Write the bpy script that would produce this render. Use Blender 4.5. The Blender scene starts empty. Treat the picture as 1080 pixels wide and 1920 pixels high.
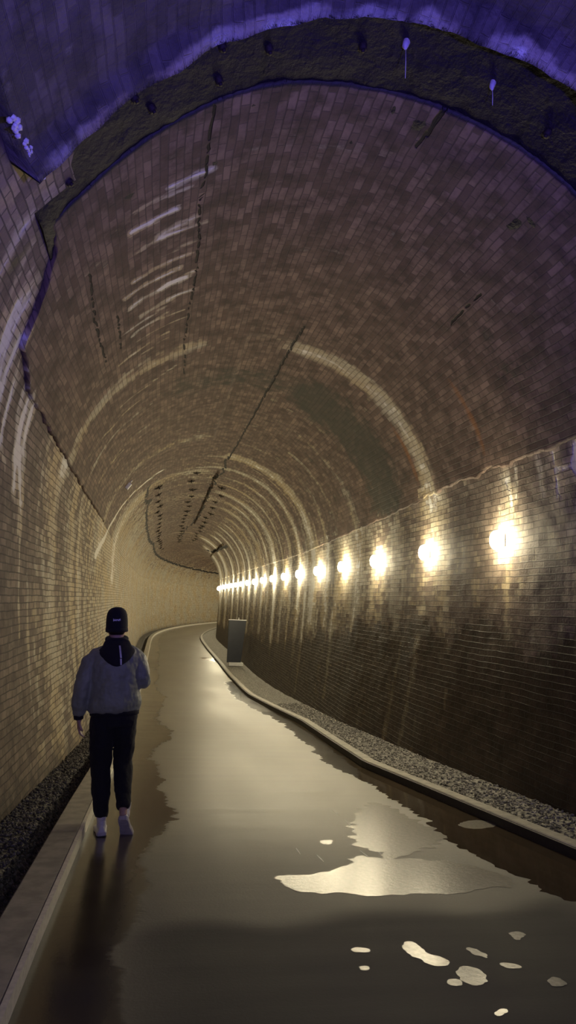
import bpy, bmesh, math, random
from mathutils import Vector, Matrix, noise
import numpy as np
random.seed(7)
C = bpy.context.scene.collection
PI = math.pi
# ------------------------------------------------------------------ place: camera, tunnel axis
F, PITCH, ROLL, HEAD, CL, G = 1400.0, .171, .036, -.164, 1.2, .05
CAMH = 1.5                                  # the floor beside the camera is z = 0
DS = .05
NS = 2400
S0 = -9.0
def clamp(x, a=0., b=1.): return a if x < a else b if x > b else x
def smooth(x, a, b):
    t = clamp((x-a)/(b-a)); return t*t*(3-2*t)
_S = S0 + DS*np.arange(NS)
_h = HEAD + np.cumsum(np.clip((_S-43)/8, 0, 1)/80.)*DS
_X = np.cumsum(np.sin(_h))*DS; _Y = np.cumsum(np.cos(_h))*DS
_i0 = int(round(-S0/DS))
_X += CL*math.cos(HEAD)-_X[_i0]; _Y += -CL*math.sin(HEAD)-_Y[_i0]
def axis(s):
    k = (s-S0)/DS; i = int(clamp(k, 0, NS-2)); t = k-i
    return (_X[i]*(1-t)+_X[i+1]*t, _Y[i]*(1-t)+_Y[i+1]*t, _h[i]*(1-t)+_h[i+1]*t)
def ztun(s): return CAMH + G*s
def zfl(s):
    gf, sf = .058, 20.
    return 0. if s < sf else gf*((s-sf)**2/20 if s < sf+10 else s-sf-5)
def P(s, l, z):                             # station, lateral offset, absolute height
    x, y, h = axis(s)
    return Vector((x+l*math.cos(h), y-l*math.sin(h), z))
def PT(s, l, zr): return P(s, l, ztun(s)+zr) # height relative to the tunnel's sloping line
def PF(s, l, z=0.): return P(s, l, zfl(s)+z)
def tab(x, xs, ys): return float(np.interp(x, xs, ys))
def kerbR(s): return tab(s, (0, 4, 5.3, 7.5, 9.3, 11.5, 14, 17, 20, 25, 32, 40, 60), (2.05, 2.0, 1.93, 1.64, 1.40, 1.44, 1.50, 1.36, 1.27, 1.38, 1.42, 1.4, 1.5))
def kerbL(s): return tab(s, (0, 4, 7, 10, 60), (-1.70, -1.69, -1.655, -1.6, -1.6))
def baseR(s): return tab(s, (0, 6.3, 10, 14, 25, 36, 60), (2.66, 2.62, 2.38, 2.27, 2.42, 2.5, 2.5))
def baseL(s): return tab(s, (0, 6, 11, 20, 60), (2.40, 2.36, 2.18, 2.25, 2.4))
def n3(x, y, z=0.): return noise.noise(Vector((x, y, z)))
def fbm(x, y, z=0., o=4): return noise.fractal(Vector((x, y, z)), 1., 2., o)

# ------------------------------------------------------------------ helpers
def link(o, parent=None):
    C.objects.link(o)
    if parent: o.parent = parent
    return o
def tag(o, label=None, cat=None, group=None, kind=None):
    if label: o['label'] = label
    if cat: o['category'] = cat
    if group: o['group'] = group
    if kind: o['kind'] = kind
    return o
def empty(name, loc=(0, 0, 0), rz=0.):
    o = bpy.data.objects.new(name, None); o.location = loc; o.rotation_euler = (0, 0, rz); o.empty_display_size = .1
    return link(o)
def mobj(name, verts, faces, mat, parent=None, sm=True, uv=None, attrs=None):
    me = bpy.data.meshes.new(name); me.from_pydata([tuple(v) for v in verts], [], faces); me.update()
    if sm: me.polygons.foreach_set('use_smooth', [True]*len(me.polygons))
    if uv is not None:
        ul = me.uv_layers.new(name='UVMap')
        idx = np.empty(len(me.loops), dtype=np.int32); me.loops.foreach_get('vertex_index', idx)
        ul.data.foreach_set('uv', np.array(uv, dtype=np.float32)[idx].ravel())
    for k, a in (attrs or {}).items():
        at = me.attributes.new(k, 'FLOAT', 'POINT'); at.data.foreach_set('value', np.array(a, dtype=np.float32))
    if mat: me.materials.append(mat)
    return link(bpy.data.objects.new(name, me), parent)
def bobj(name, bm, mat, parent=None, sm=False):
    me = bpy.data.meshes.new(name); bmesh.ops.recalc_face_normals(bm, faces=bm.faces); bm.to_mesh(me); bm.free()
    if sm: me.polygons.foreach_set('use_smooth', [True]*len(me.polygons))
    me.materials.append(mat)
    return link(bpy.data.objects.new(name, me), parent)
def grid(ni, nj, base=0, flip=False):
    f = []
    for i in range(ni-1):
        for j in range(nj-1):
            a = base+i*nj+j; q = (a, a+nj, a+nj+1, a+1)
            f.append(q[::-1] if flip else q)
    return f
def bev(o, w=.004, seg=2):
    m = o.modifiers.new('bevel', 'BEVEL'); m.width = w; m.segments = seg; m.limit_method = 'ANGLE'; return o
def box(bm, c, d, rot=None):
    r = bmesh.ops.create_cube(bm, size=1.)
    M = Matrix.Translation(c) @ (rot.to_4x4() if rot else Matrix()) @ Matrix.Diagonal((*d, 1))
    bmesh.ops.transform(bm, matrix=M, verts=r['verts']); return r['verts']
def cyl(bm, a, b, r1, r2=None, n=12):
    a, b = Vector(a), Vector(b); d = b-a
    r = bmesh.ops.create_cone(bm, cap_ends=True, segments=n, radius1=r1, radius2=r1 if r2 is None else r2, depth=d.length)
    M = Matrix.Translation((a+b)/2) @ d.to_track_quat('Z', 'Y').to_matrix().to_4x4()
    bmesh.ops.transform(bm, matrix=M, verts=r['verts']); return r['verts']
def tube(bm, pts, rad, n=14, up=(0, -1, 0)):
    """loft of ellipses along pts; rad = list of r or (rx, ry) (ry along 'up')"""
    pts = [Vector(p) for p in pts]; rings = []
    for i, p in enumerate(pts):
        d = (pts[min(i+1, len(pts)-1)]-pts[max(i-1, 0)]).normalized()
        u = Vector(up); u = (u-d*u.dot(d)).normalized(); w = d.cross(u)
        r = rad[i]; rx, ry = r if isinstance(r, tuple) else (r, r)
        rings.append([bm.verts.new(p+w*rx*math.cos(a)+u*ry*math.sin(a)) for a in [2*PI*k/n for k in range(n)]])
    for a, b in zip(rings, rings[1:]):
        for k in range(n): bm.faces.new((a[k], a[(k+1) % n], b[(k+1) % n], b[k]))
    for rg, q, sgn in ((rings[0], pts[0], -1), (rings[-1], pts[-1], 1)):
        v = bm.verts.new(q)
        for k in range(n):
            bm.faces.new((rg[k], rg[(k+1) % n], v))
def remesh(o, vox, sm=4, disp=None):
    m = o.modifiers.new('remesh', 'REMESH'); m.mode = 'VOXEL'; m.voxel_size = vox; m.use_smooth_shade = True
    s = o.modifiers.new('smooth', 'SMOOTH'); s.iterations = sm; s.factor = .5
    if disp:
        t = bpy.data.textures.new(o.name+'_folds', 'CLOUDS'); t.noise_scale = disp[0]
        d = o.modifiers.new('folds', 'DISPLACE'); d.texture = t; d.strength = disp[1]; d.texture_coords = 'LOCAL'; d.mid_level = .5
    return o

# ------------------------------------------------------------------ materials
class NT:
    def __init__(self, name):
        self.m = bpy.data.materials.new(name); self.m.use_nodes = True
        self.t = self.m.node_tree; self.t.nodes.clear()
        self.out = self.n('ShaderNodeOutputMaterial'); self.b = self.n('ShaderNodeBsdfPrincipled')
        self.l(self.b.outputs[0], self.out.inputs[0])
    def n(self, k, **kw):
        x = self.t.nodes.new(k)
        for a, v in kw.items(): setattr(x, a, v)
        return x
    def l(self, a, b): self.t.links.new(a, b)
    def put(self, s, v):
        if isinstance(v, bpy.types.NodeSocket): self.l(v, s)
        elif isinstance(v, (tuple, list)) and s.type == 'RGBA': s.default_value = (*v, 1) if len(v) == 3 else v
        else: s.default_value = v
    def m2(self, op, a, b=None, c=None, cl=False):
        x = self.n('ShaderNodeMath', operation=op, use_clamp=cl)
        for i, v in enumerate((a, b, c)):
            if v is not None: self.put(x.inputs[i], v)
        return x.outputs[0]
    def mix(self, f, a, b, mode='MIX'):
        x = self.n('ShaderNodeMix', data_type='RGBA', blend_type=mode)
        self.put(x.inputs[0], f); self.put(x.inputs[6], a); self.put(x.inputs[7], b); return x.outputs[2]
    def ss(self, v, a, b, lo=0., hi=1.):
        x = self.n('ShaderNodeMapRange', interpolation_type='SMOOTHSTEP')
        self.put(x.inputs[0], v); x.inputs[1].default_value = a; x.inputs[2].default_value = b
        x.inputs[3].default_value = lo; x.inputs[4].default_value = hi; return x.outputs[0]
    def noise(self, vec, scale, detail=3., rough=.55, dist=0.):
        x = self.n('ShaderNodeTexNoise'); self.l(vec, x.inputs['Vector'])
        x.inputs['Scale'].default_value = scale; x.inputs['Detail'].default_value = detail
        x.inputs['Roughness'].default_value = rough; x.inputs['Distortion'].default_value = dist
        return x.outputs[0]
    def vmul(self, vec, s, off=(0, 0, 0)):
        x = self.n('ShaderNodeMapping'); self.l(vec, x.inputs[0]); x.inputs['Scale'].default_value = s
        x.inputs['Location'].default_value = off; return x.outputs[0]
    def attr(self, name): x = self.n('ShaderNodeAttribute', attribute_name=name); return x.outputs['Fac']
    def bump(self, h, dist, strength=1., nrm=None):
        x = self.n('ShaderNodeBump'); self.put(x.inputs['Height'], h); x.inputs['Distance'].default_value = dist
        x.inputs['Strength'].default_value = strength
        if nrm: self.l(nrm, x.inputs['Normal'])
        return x.outputs[0]
    def set(self, **kw):
        for k, v in kw.items(): self.put(self.b.inputs[k.replace('_', ' ')], v)
        return self.m
def simple(name, col, rough=.7, metal=0., var=.12, sc=30., bump=.0, emit=None, es=0.):
    t = NT(name); co = t.n('ShaderNodeTexCoord').outputs['Object']
    nz = t.noise(co, sc, 4.)
    c = t.mix(t.ss(nz, .3, .7), tuple(x*(1-var) for x in col), tuple(min(1, x*(1+var)) for x in col))
    t.set(Base_Color=c, Roughness=rough, Metallic=metal)
    if bump: t.set(Normal=t.bump(nz, bump))
    if emit: t.set(Emission_Color=emit, Emission_Strength=es)
    return t.m

def brick_material(name, brickA, brickB, film, film_bias, mortar=(.05, .045, .038), bumpd=.012, plain=0., bk=.16, mk=.72):
    """UV = (metres along the tunnel, metres around the section). Attributes: calc, damp, moss"""
    t = NT(name); uv = t.n('ShaderNodeUVMap').outputs[0]
    wob = t.n('ShaderNodeTexNoise'); t.l(t.vmul(uv, (1.3, 2., 1)), wob.inputs['Vector']); wob.inputs['Scale'].default_value = 1.6
    wv = t.n('ShaderNodeVectorMath', operation='MULTIPLY_ADD')
    t.l(wob.outputs['Color'], wv.inputs[0]); wv.inputs[1].default_value = (.035, .035, 0); t.l(uv, wv.inputs[2])
    b = t.n('ShaderNodeTexBrick'); t.l(wv.outputs[0], b.inputs['Vector'])
    b.inputs['Scale'].default_value = 1; b.inputs['Brick Width'].default_value = .215; b.inputs['Row Height'].default_value = .07
    b.inputs['Mortar Size'].default_value = .006; b.inputs['Mortar Smooth'].default_value = .35; b.inputs['Bias'].default_value = 0
    b.inputs['Color1'].default_value = (0, 0, 0, 1); b.inputs['Color2'].default_value = (1, 1, 1, 1); b.inputs['Mortar'].default_value = (.5, .5, .5, 1)
    bv = t.m2('ADD', b.outputs['Color'], 0.); mort = b.outputs['Fac']
    big = t.noise(uv, .8, 4.); mid = t.noise(uv, 4., 5., .6); fine = t.noise(uv, 42., 4., .6)
    ring = t.noise(t.vmul(uv, (1.5, .13, 1)), 1., 4., .5)          # bands that run round the section
    streak = t.noise(t.vmul(uv, (7., .75, 1)), 1., 3., .5)          # drips that run round the section
    col = t.mix(bv, brickA, brickB)
    col = t.mix(t.ss(mid, .35, .7), col, tuple(x*.62 for x in brickA))
    # lime film, and lit edges painted as film
    f = t.m2('ADD', t.attr('calc_lit'), film_bias)
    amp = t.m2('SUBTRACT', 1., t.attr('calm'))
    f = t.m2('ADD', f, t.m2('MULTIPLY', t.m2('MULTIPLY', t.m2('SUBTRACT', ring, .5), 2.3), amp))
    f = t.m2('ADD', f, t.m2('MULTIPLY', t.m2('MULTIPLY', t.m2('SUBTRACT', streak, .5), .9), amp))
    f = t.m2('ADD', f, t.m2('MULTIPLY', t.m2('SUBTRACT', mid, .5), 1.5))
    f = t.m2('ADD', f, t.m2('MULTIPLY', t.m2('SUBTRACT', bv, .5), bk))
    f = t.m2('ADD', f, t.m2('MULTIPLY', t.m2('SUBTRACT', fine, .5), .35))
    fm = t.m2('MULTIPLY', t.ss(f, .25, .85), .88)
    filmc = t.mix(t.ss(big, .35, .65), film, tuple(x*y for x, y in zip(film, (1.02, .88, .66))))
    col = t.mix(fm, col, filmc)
    thick = t.ss(f, .95, 1.5)
    col = t.mix(thick, col, (.74, .73, .68))
    # damp, dirt
    d = t.m2('ADD', t.attr('damp'), t.m2('MULTIPLY', t.m2('SUBTRACT', mid, .5), 1.1))
    d = t.m2('ADD', d, t.m2('MULTIPLY', t.m2('MULTIPLY', t.m2('SUBTRACT', streak, .5), .9), amp))
    dm = t.ss(d, .3, .75)
    dampc = t.mix(1., col, (.34, .30, .27), 'MULTIPLY')
    col = t.mix(dm, col, dampc)
    ms = t.m2('ADD', t.attr('moss'), t.m2('MULTIPLY', t.m2('SUBTRACT', mid, .5), .9))
    col = t.mix(t.m2('MULTIPLY', t.ss(ms, .35, .8), .75), col, (.035, .038, .026))
    crk = t.ss(t.attr('crack'), .35, .6)
    mo = t.m2('MULTIPLY', mort, t.m2('SUBTRACT', 1., t.m2('MULTIPLY', thick, .9)))
    if plain: mo = t.m2('MULTIPLY', mo, 1-plain)
    col = t.mix(t.m2('MULTIPLY', mo, mk), col, mortar)
    col = t.mix(crk, col, (.012, .009, .007))
    rust = t.m2('MULTIPLY', t.ss(t.m2('ADD', t.attr('rust'), t.m2('MULTIPLY', t.m2('SUBTRACT', mid, .5), .8)), .4, .9), .7)
    col = t.mix(rust, col, (.26, .11, .035))
    h = t.m2('SUBTRACT', 1., mo)
    h = t.m2('ADD', h, t.m2('MULTIPLY', bv, .55*(1-plain))); h = t.m2('ADD', h, t.m2('MULTIPLY', fine, .35)); h = t.m2('ADD', h, t.m2('MULTIPLY', mid, 1.1))
    h = t.m2('SUBTRACT', h, t.m2('MULTIPLY', crk, 2.5)); h = t.m2('ADD', h, t.m2('MULTIPLY', thick, .8))
    rough = t.m2('SUBTRACT', .8, t.m2('MULTIPLY', dm, .20))
    t.set(Base_Color=col, Roughness=rough, Normal=t.bump(h, bumpd)); t.b.inputs['Specular IOR Level'].default_value = .35
    return t.m
M = {}
M['crown'] = brick_material('crown_brick', (.098, .062, .046), (.240, .165, .124), (.43, .40, .32), -.20, bumpd=.008, mk=.5, bk=.3)
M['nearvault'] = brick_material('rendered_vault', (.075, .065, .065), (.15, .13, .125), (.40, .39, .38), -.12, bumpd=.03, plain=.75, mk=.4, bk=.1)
M['wall'] = brick_material('wall_brick', (.15, .11, .085), (.27, .215, .165), (.50, .465, .37), .24, bumpd=.013, bk=.4)

def band_material():
    t = NT('wet_mossy_concrete'); uv = t.n('ShaderNodeUVMap').outputs[0]
    a = t.noise(uv, 3., 5., .65); b = t.noise(uv, 18., 4., .6)
    c = t.mix(t.ss(a, .35, .7), (.007, .0055, .006), (.017, .0135, .011))
    c = t.mix(t.ss(b, .62, .76), c, (.055, .045, .024))
    c = t.mix(t.ss(t.attr('crack'), .35, .6), c, (.004, .003, .003))
    return t.set(Base_Color=c, Roughness=.72, Normal=t.bump(t.m2('ADD', a, t.m2('MULTIPLY', b, .5)), .04))
M['band'] = band_material()
def floor_material():
    t = NT('wet_concrete_path'); uv = t.n('ShaderNodeUVMap').outputs[0]      # uv = (lateral, along)
    big = t.noise(t.vmul(uv, (.5, .8, 1)), 1., 4.); tr = t.noise(t.vmul(uv, (.45, 5., 1)), 1., 5., .6)   # brushed across the path
    fine = t.noise(uv, 60., 3., .6)
    lo = t.noise(t.vmul(uv, (.9, .22, 1), (3.1, 1.7, 0)), 1., 3.)
    w = t.m2('ADD', t.attr('wet'), t.m2('MULTIPLY', t.m2('SUBTRACT', big, .5), .9))
    w = t.m2('ADD', w, t.m2('MULTIPLY', t.m2('SUBTRACT', tr, .5), .55))
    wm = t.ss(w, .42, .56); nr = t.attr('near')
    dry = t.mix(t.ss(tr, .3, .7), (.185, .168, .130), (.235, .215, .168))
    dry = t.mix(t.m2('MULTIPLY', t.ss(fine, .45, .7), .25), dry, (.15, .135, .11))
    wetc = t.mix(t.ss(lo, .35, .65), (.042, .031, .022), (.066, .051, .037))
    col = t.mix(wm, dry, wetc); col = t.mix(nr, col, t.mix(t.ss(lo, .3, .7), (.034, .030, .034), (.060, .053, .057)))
    r = t.m2('ADD', t.ss(wm, 0, 1, .46, .17), t.m2('MULTIPLY', t.m2('SUBTRACT', lo, .5), .18))
    r = t.m2('ADD', r, t.m2('MULTIPLY', t.m2('SUBTRACT', tr, .5), .14))
    r = t.m2('ADD', r, t.m2('MULTIPLY', nr, .34))
    h = t.m2('MULTIPLY', t.m2('ADD', t.m2('MULTIPLY', fine, .4), tr), t.ss(wm, 0, 1, 1., .25))
    t.b.inputs['Specular IOR Level'].default_value = .55
    return t.set(Base_Color=col, Roughness=t.m2('MAXIMUM', r, .05), Normal=t.bump(h, .0022))
M['floor'] = floor_material()
def water_material(name, rough, col, bump=.0006, sc=9.):
    t = NT(name); co = t.n('ShaderNodeTexCoord').outputs['Object']
    nz = t.noise(t.vmul(co, (1., 1., 1.)), sc, 3.)
    c = t.mix(t.ss(nz, .3, .7), col, tuple(x*1.25 for x in col))
    t.b.inputs['Specular IOR Level'].default_value = .75
    return t.set(Base_Color=c, Roughness=rough, Normal=t.bump(nz, bump))
M['water'] = water_material('standing_water', .05, (.070, .052, .034), .0004, 3.)
M['film'] = water_material('water_film_pale_sheen', .27, (.25, .233, .19), .0012, 30.)  # reflected lamp glow is painted into this pale base colour
M['kerb'] = simple('kerb_concrete', (.37, .345, .29), .62, var=.2, sc=9., bump=.003)
M['kerbdark'] = simple('kerb_side_dark', (.035, .032, .028), .6)  # dark strip on the path side of the kerb
M['edge'] = simple('pale_metal_edging', (.78, .74, .64), .5, .0)
def gravel_material(name, a, b):
    t = NT(name); co = t.n('ShaderNodeTexCoord').outputs['Object']
    v = t.n('ShaderNodeTexVoronoi'); t.l(co, v.inputs['Vector']); v.inputs['Scale'].default_value = 34
    c = t.n('ShaderNodeRGBToBW'); t.l(v.outputs['Color'], c.inputs[0])
    col = t.mix(t.ss(c.outputs[0], .15, .85), a, b)
    col = t.mix(t.ss(v.outputs['Distance'], .3, .75, 0, .7), col, tuple(x*.3 for x in a))
    return t.set(Base_Color=col, Roughness=.85, Normal=t.bump(t.m2('SUBTRACT', 1., v.outputs['Distance']), .02))
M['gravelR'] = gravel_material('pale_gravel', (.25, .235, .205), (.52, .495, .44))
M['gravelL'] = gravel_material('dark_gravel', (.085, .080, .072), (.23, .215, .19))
M['lime'] = simple('lime_deposit', (.72, .71, .68), .5, sc=60, bump=.004)
M['darkmetal'] = simple('dark_corroded_iron', (.030, .022, .016), .7, .3, .3, 40, .004)
M['fixture'] = simple('grey_lamp_casing', (.30, .30, .28), .45, .6)
M['glow'] = simple('glowing_lamp_glass', (.9, .88, .8), .3, emit=(1., .875, .58), es=48.)
M['cable'] = simple('grey_conduit', (.22, .21, .19), .5)
M['panel'] = simple('dark_sign_panel', (.018, .020, .024), .42, sc=4)
M['white'] = simple('white_painted_metal', (.74, .73, .69), .45)
def cloth(name, col, sc=260., rough=.85, bump=.0015, var=.1, sheen=.2):
    t = NT(name); co = t.n('ShaderNodeTexCoord').outputs['Object']
    a = t.noise(co, sc, 2.); b = t.noise(co, 7., 3.)
    c = t.mix(t.ss(b, .3, .7), tuple(x*(1-var) for x in col), tuple(x*(1+var) for x in col))
    t.b.inputs['Sheen Weight'].default_value = sheen
    return t.set(Base_Color=c, Roughness=rough, Normal=t.bump(t.m2('ADD', t.m2('MULTIPLY', b, 6.), a), bump))
M['jacket'] = cloth('grey_nylon_shell', (.25, .275, .20), rough=.5)
M['black'] = cloth('black_cotton', (.010, .010, .014), rough=.9, sheen=.05)
M['knit'] = cloth('black_cap_cloth', (.009, .009, .011), 400, .9, sheen=.05)
M['skin'] = simple('skin', (.52, .33, .26), .5, sc=20, var=.06)
M['hair'] = simple('dark_hair', (.02, .014, .01), .6)
M['shoe'] = simple('white_shoe_leather', (.62, .60, .62), .5, sc=15, var=.05)
M['sole'] = simple('shoe_sole', (.50, .47, .48), .6)
M['darksole'] = simple('dark_shoe_tread', (.05, .05, .06), .7)
M['stripe'] = simple('reflective_print', (.62, .60, .66), .45)

# ------------------------------------------------------------------ tunnel shell
RW, RC, ZC = 2.59, 2.55, 1.15
def thL(s):                                  # where the crown lining stops on the left (degrees)
    b = tab(s, (-9, 3.2, 3.7, 4.1, 4.5, 5.1, 5.5, 5.85, 6.0, 6.8, 9.3, 12, 17, 20, 26, 200), (149, 149, 148.2, 146.4, 145.6, 146, 150, 155, 161, 165.6, 167, 168.6, 170, 172, 176, 176))
    return b + (n3(s*3.1, 4.)*1.6+n3(s*9, 9.)*.9)*clamp(1.2-s/24.)
def thR(s):
    b = tab(s, (-9, 9.5, 12, 20, 200), (10.6, 11.3, 9, 5, 4))
    q = round(n3(s*2.3, 1.)*3.)*.55
    return b + (q+n3(s*8, 3.)*.7)*clamp(1.2-s/22.)
def stations(a, b, d0=.05, gr=.012):
    o = [a]
    while o[-1] < b: o.append(min(b, o[-1]+max(d0, d0+gr*(o[-1]-6))))
    return o
def gauss(x, m, w): return math.exp(-((x-m)/w)**2)
def band(x, a, b, e=.05): return smooth(x, a-e, a+e)*(1-smooth(x, b-e, b+e))
# bands of lime and damp that ring the tunnel: (station, width, strength, from degree, to degree)
RINGS = [(10.05, .42, 1.15, 4, 84), (10.0, .34, 1.15, 108, 172), (12.1, .12, .8, 128, 165), (13.4, .25, .5, 120, 170), (16.5, .5, .45, 95, 190), (21.5, .8, .5, 90, 200), (14.3, .3, .45, -30, 70), (15.9, .16, .5, -60, 60), (17.0, .2, .6, -40, 85), (18.7, .45, 1.0, -40, 86),
         (19.5, .08, .6, -60, 70), (20.6, .25, .9, -60, 90), (22.0, .1, 1.1, -60, 75), (23.5, .12, .8, -60, 80), (25.2, .3, 1.0, -60, 80), (26.8, .1, 1.2, -60, 70), (28.5, .3, .8, -60, 70),
         (30.5, .15, 1.1, -60, 60), (32.6, .3, .9, -60, 60), (34.5, .2, 1.1, -60, 60), (37, .3, 1., -60, 60), (40, .4, 1.2, -60, 60), (44, .7, 1.2, -60, 70), (49, 1.2, 1.1, -60, 60)]
DARK = [(12.1, 1.15, 1.0, 8, 66), (11.9, 1.0, .62, 62, 122), (6.8, .5, .45, 20, 48), (15.2, .25, .5, 10, 60), (16.4, .22, .4, 0, 60), (19.9, .3, .5, 0, 60), (21.4, .35, .5, -10, 70), (24.4, .3, .5, -10, 60), (27.6, .3, .5, -10, 60)]
LIME_LIT_LINES = [  # pale dribbles and one lit arch edge: list of (s, degree) way points, width m, strength
    ([(15.8, -172+360), (16.8, 182), (18.0, 175), (19.0, 162), (19.54, 149), (19.8, 135), (19.6, 122)], .055, 2.6),  # lime on the arch step, its edge's caught light painted pale
    ([(11.2, 160), (11.5, 146), (11.4, 132)], .05, 1.0), ([(10.9, 140), (10.9, 128), (10.6, 118)], .05, 1.2), ([(13.6, 150), (13.9, 136), (14.0, 126)], .05, .9),
]
for k in range(17):
    s = 5.6+k*.23+random.uniform(-.1, .1); a = random.uniform(112, 122)
    LIME_LIT_LINES.append(([(s, a), (s+random.uniform(.02, .10), a+random.uniform(7, 19))], .030+random.random()*.035, random.uniform(1.0, 2.0)))
for k in range(12):
    s = 4.9+k*.22+random.uniform(-.08, .08); a = tab(s, (4.4, 5.5, 6.2, 8), (147, 152, 164, 169))
    LIME_LIT_LINES.append(([(s, a), (s+random.uniform(-.05, .3), a+random.uniform(5, 14)), (s+random.uniform(0, .45), a+random.uniform(16, 30))], .045+random.random()*.05, random.uniform(.8, 1.4)))
for k in range(9):                            # drips down the top of the right wall
    s = 4.9+k*.36+random.uniform(-.1, .1); a = tab(s, (4, 10), (9.5, 10.5))
    LIME_LIT_LINES.append(([(s, a), (s+random.uniform(-.05, .05), a-random.uniform(4, 10))], .03+random.random()*.035, random.uniform(.7, 1.2)))
LIME_LIT_LINES += [([(7.95, 2), (8.0, -18), (8.0, -34)], .012, 1.3), ([(5.3, 6.2), (6.6, 6.2)], .05, .9), ([(5.1, 2), (5.6, 2)], .05, .8)]
LOWER = [([(10.6, -36), (10.8, -58), (10.9, -74)], .10, 1.1), ([(11.3, -36), (11.5, -58), (11.6, -74)], .08, 1.0), ([(9.4, -48), (9.45, -56)], .03, .9), ([(14.4, -30), (14.3, -70)], .12, .8),
         ([(16.2, -30), (16.0, -70)], .10, .9), ([(17.8, -30), (17.6, -76)], .10, .8), ([(19.6, -20), (19.5, -76)], .10, 1.), ([(8.0, 176+26), (8.1, 230)], .04, .7),
         ([(6.9, 170), (7.5, 190), (7.6, 215)], .05, .9), ([(12.6, 178), (12.8, 220)], .10, .5)]
LIME_LIT_LINES += LOWER
CRACKS = [([(4.75, 114), (6.0, 115.0), (7.5, 114.2), (9.3, 115.6), (11.2, 114.6)], .006), ([(18.9, 82.4), (22, 84), (25.7, 85.5), (30, 84), (34, 84.5), (38, 87), (43, 93), (50, 94)], .020),
          ([(9.2, 80), (12, 80.6), (15.6, 81.4), (18.9, 82.4)], .010), ([(21.0, 131), (22.4, 134), (24, 134.6), (24.8, 130.5), (25.6, 135.5), (28, 136.5), (30, 138.6), (34, 138), (38, 139), (44, 133), (52, 136), (60, 137), (75, 140), (95, 142)], .055),
          ([(38, 39), (40, 41), (42, 42), (45, 44), (48, 46), (50, 54)], .06), ([(6.2, 141), (7.3, 142.3), (8.6, 142)], .007), ([(7.6, 136), (8.6, 136.6)], .007), ([(6.4, 49), (7.4, 48.5)], .006), ([(4.6, 76), (5.1, 77)], .012)]
def segd(s, v, pts, R):
    best = 9.
    for (s1, a1), (s2, a2) in zip(pts, pts[1:]):
        v1, v2 = math.radians(a1)*R, math.radians(a2)*R
        dx, dy = s2-s1, v2-v1; t = clamp(((s-s1)*dx+(v-v1)*dy)/(dx*dx+dy*dy+1e-9))
        d = math.hypot(s-s1-t*dx, v-v1-t*dy)
        if d < best: best = d
    return best
_LB = [(min(p[0] for p in L[0])-.4, max(p[0] for p in L[0])+.4, L) for L in LIME_LIT_LINES]
def masks(s, deg, zr, zf_rel, side):
    """surface history at (station, degree round the section)."""
    v = math.radians(deg)*RC
    calc_lit = 0.
    for m, w, k, a, b in RINGS:
        if abs(s-m) < 3*w+.3: calc_lit += k*gauss(s+.12*n3(s, deg*.03, 2.), m, w)*smooth(deg, a-6, a+6)*(1-smooth(deg, b-6, b+6))
    for a, b, (pts, w, k) in _LB:
        if a < s < b:
            d = segd(s+.03*n3(s*6, v*5), v+.03*n3(s*6, v*5, 4.), pts, RC)
            if d < 3*w: calc_lit += k*math.exp(-(d/w)**2)
    damp = 0.; moss = 0.; rust = 0.
    for m, w, k, a, b in DARK:
        if abs(s-m) < 3*w: moss += k*gauss(s, m, w)*smooth(deg, a-8, a+8)*(1-smooth(deg, b-8, b+8))
    h = zr-zf_rel                              # height over the floor
    if side == 'R':
        edge = tab(s, (0, 6, 9, 12, 16, 24, 40, 70), (-.55, -.45, -.30, -.35, -.75, -1.35, -1.6, -2.))
        damp = 1.1*(1-smooth(zr+.35*n3(s*.9, 7.)+.15*n3(s*4, 3.), edge-.15, edge+.35))
        calc_lit += .40*smooth(s, 6, 14)*(1-damp)*smooth(zr, -.9, .3)*(1-smooth(zr, 1.3, 2.2))-.25*damp
        damp += .45*(1-smooth(s, 4.5, 7.5))*smooth(zr, 1.75, 1.2)
    elif side == 'L':
        damp = .55*(1-smooth(h, 0., .45)) + .35*(1-smooth(s, 5, 8))
        calc_lit += .30*smooth(s, 6, 10)+.35*smooth(s, 13, 22)
    else:
        calc_lit += .12*smooth(s, 9, 16)+.42*smooth(s, 15, 26)+.35*smooth(s, 14, 23)*smooth(deg, 100, 165)+.22*smooth(s, 11, 20)*(smooth(deg, 150, 172)+1-smooth(deg, 8, 40)) + .15*gauss(s, 5.6, .8)
        # the bare strip where bricks have come away between the cracks
        if s > 20 and 62 < deg < 136: calc_lit -= .15
    for m in (8.0, 10.4):
        rust += .9*gauss(s, m+.05, .09)*band(deg, 14, 40, 8)
    return calc_lit, damp, moss, rust
def crackv(s, deg, R=RC):
    v = math.radians(deg)*R; c = 0.
    for pts, w in CRACKS:
        if pts[0][0]-.5 < s < pts[-1][0]+.5:
            wob = .05*n3(s*1.7, pts[0][1])+.03*n3(s*6, pts[0][1])
            k = .4 if w < .02 else 2.2
            d = segd(s, v+wob*k, pts, R); c = max(c, 1-smooth(d, w*.6, w*1.8+.012*clamp(s/20)))
    return c

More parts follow.
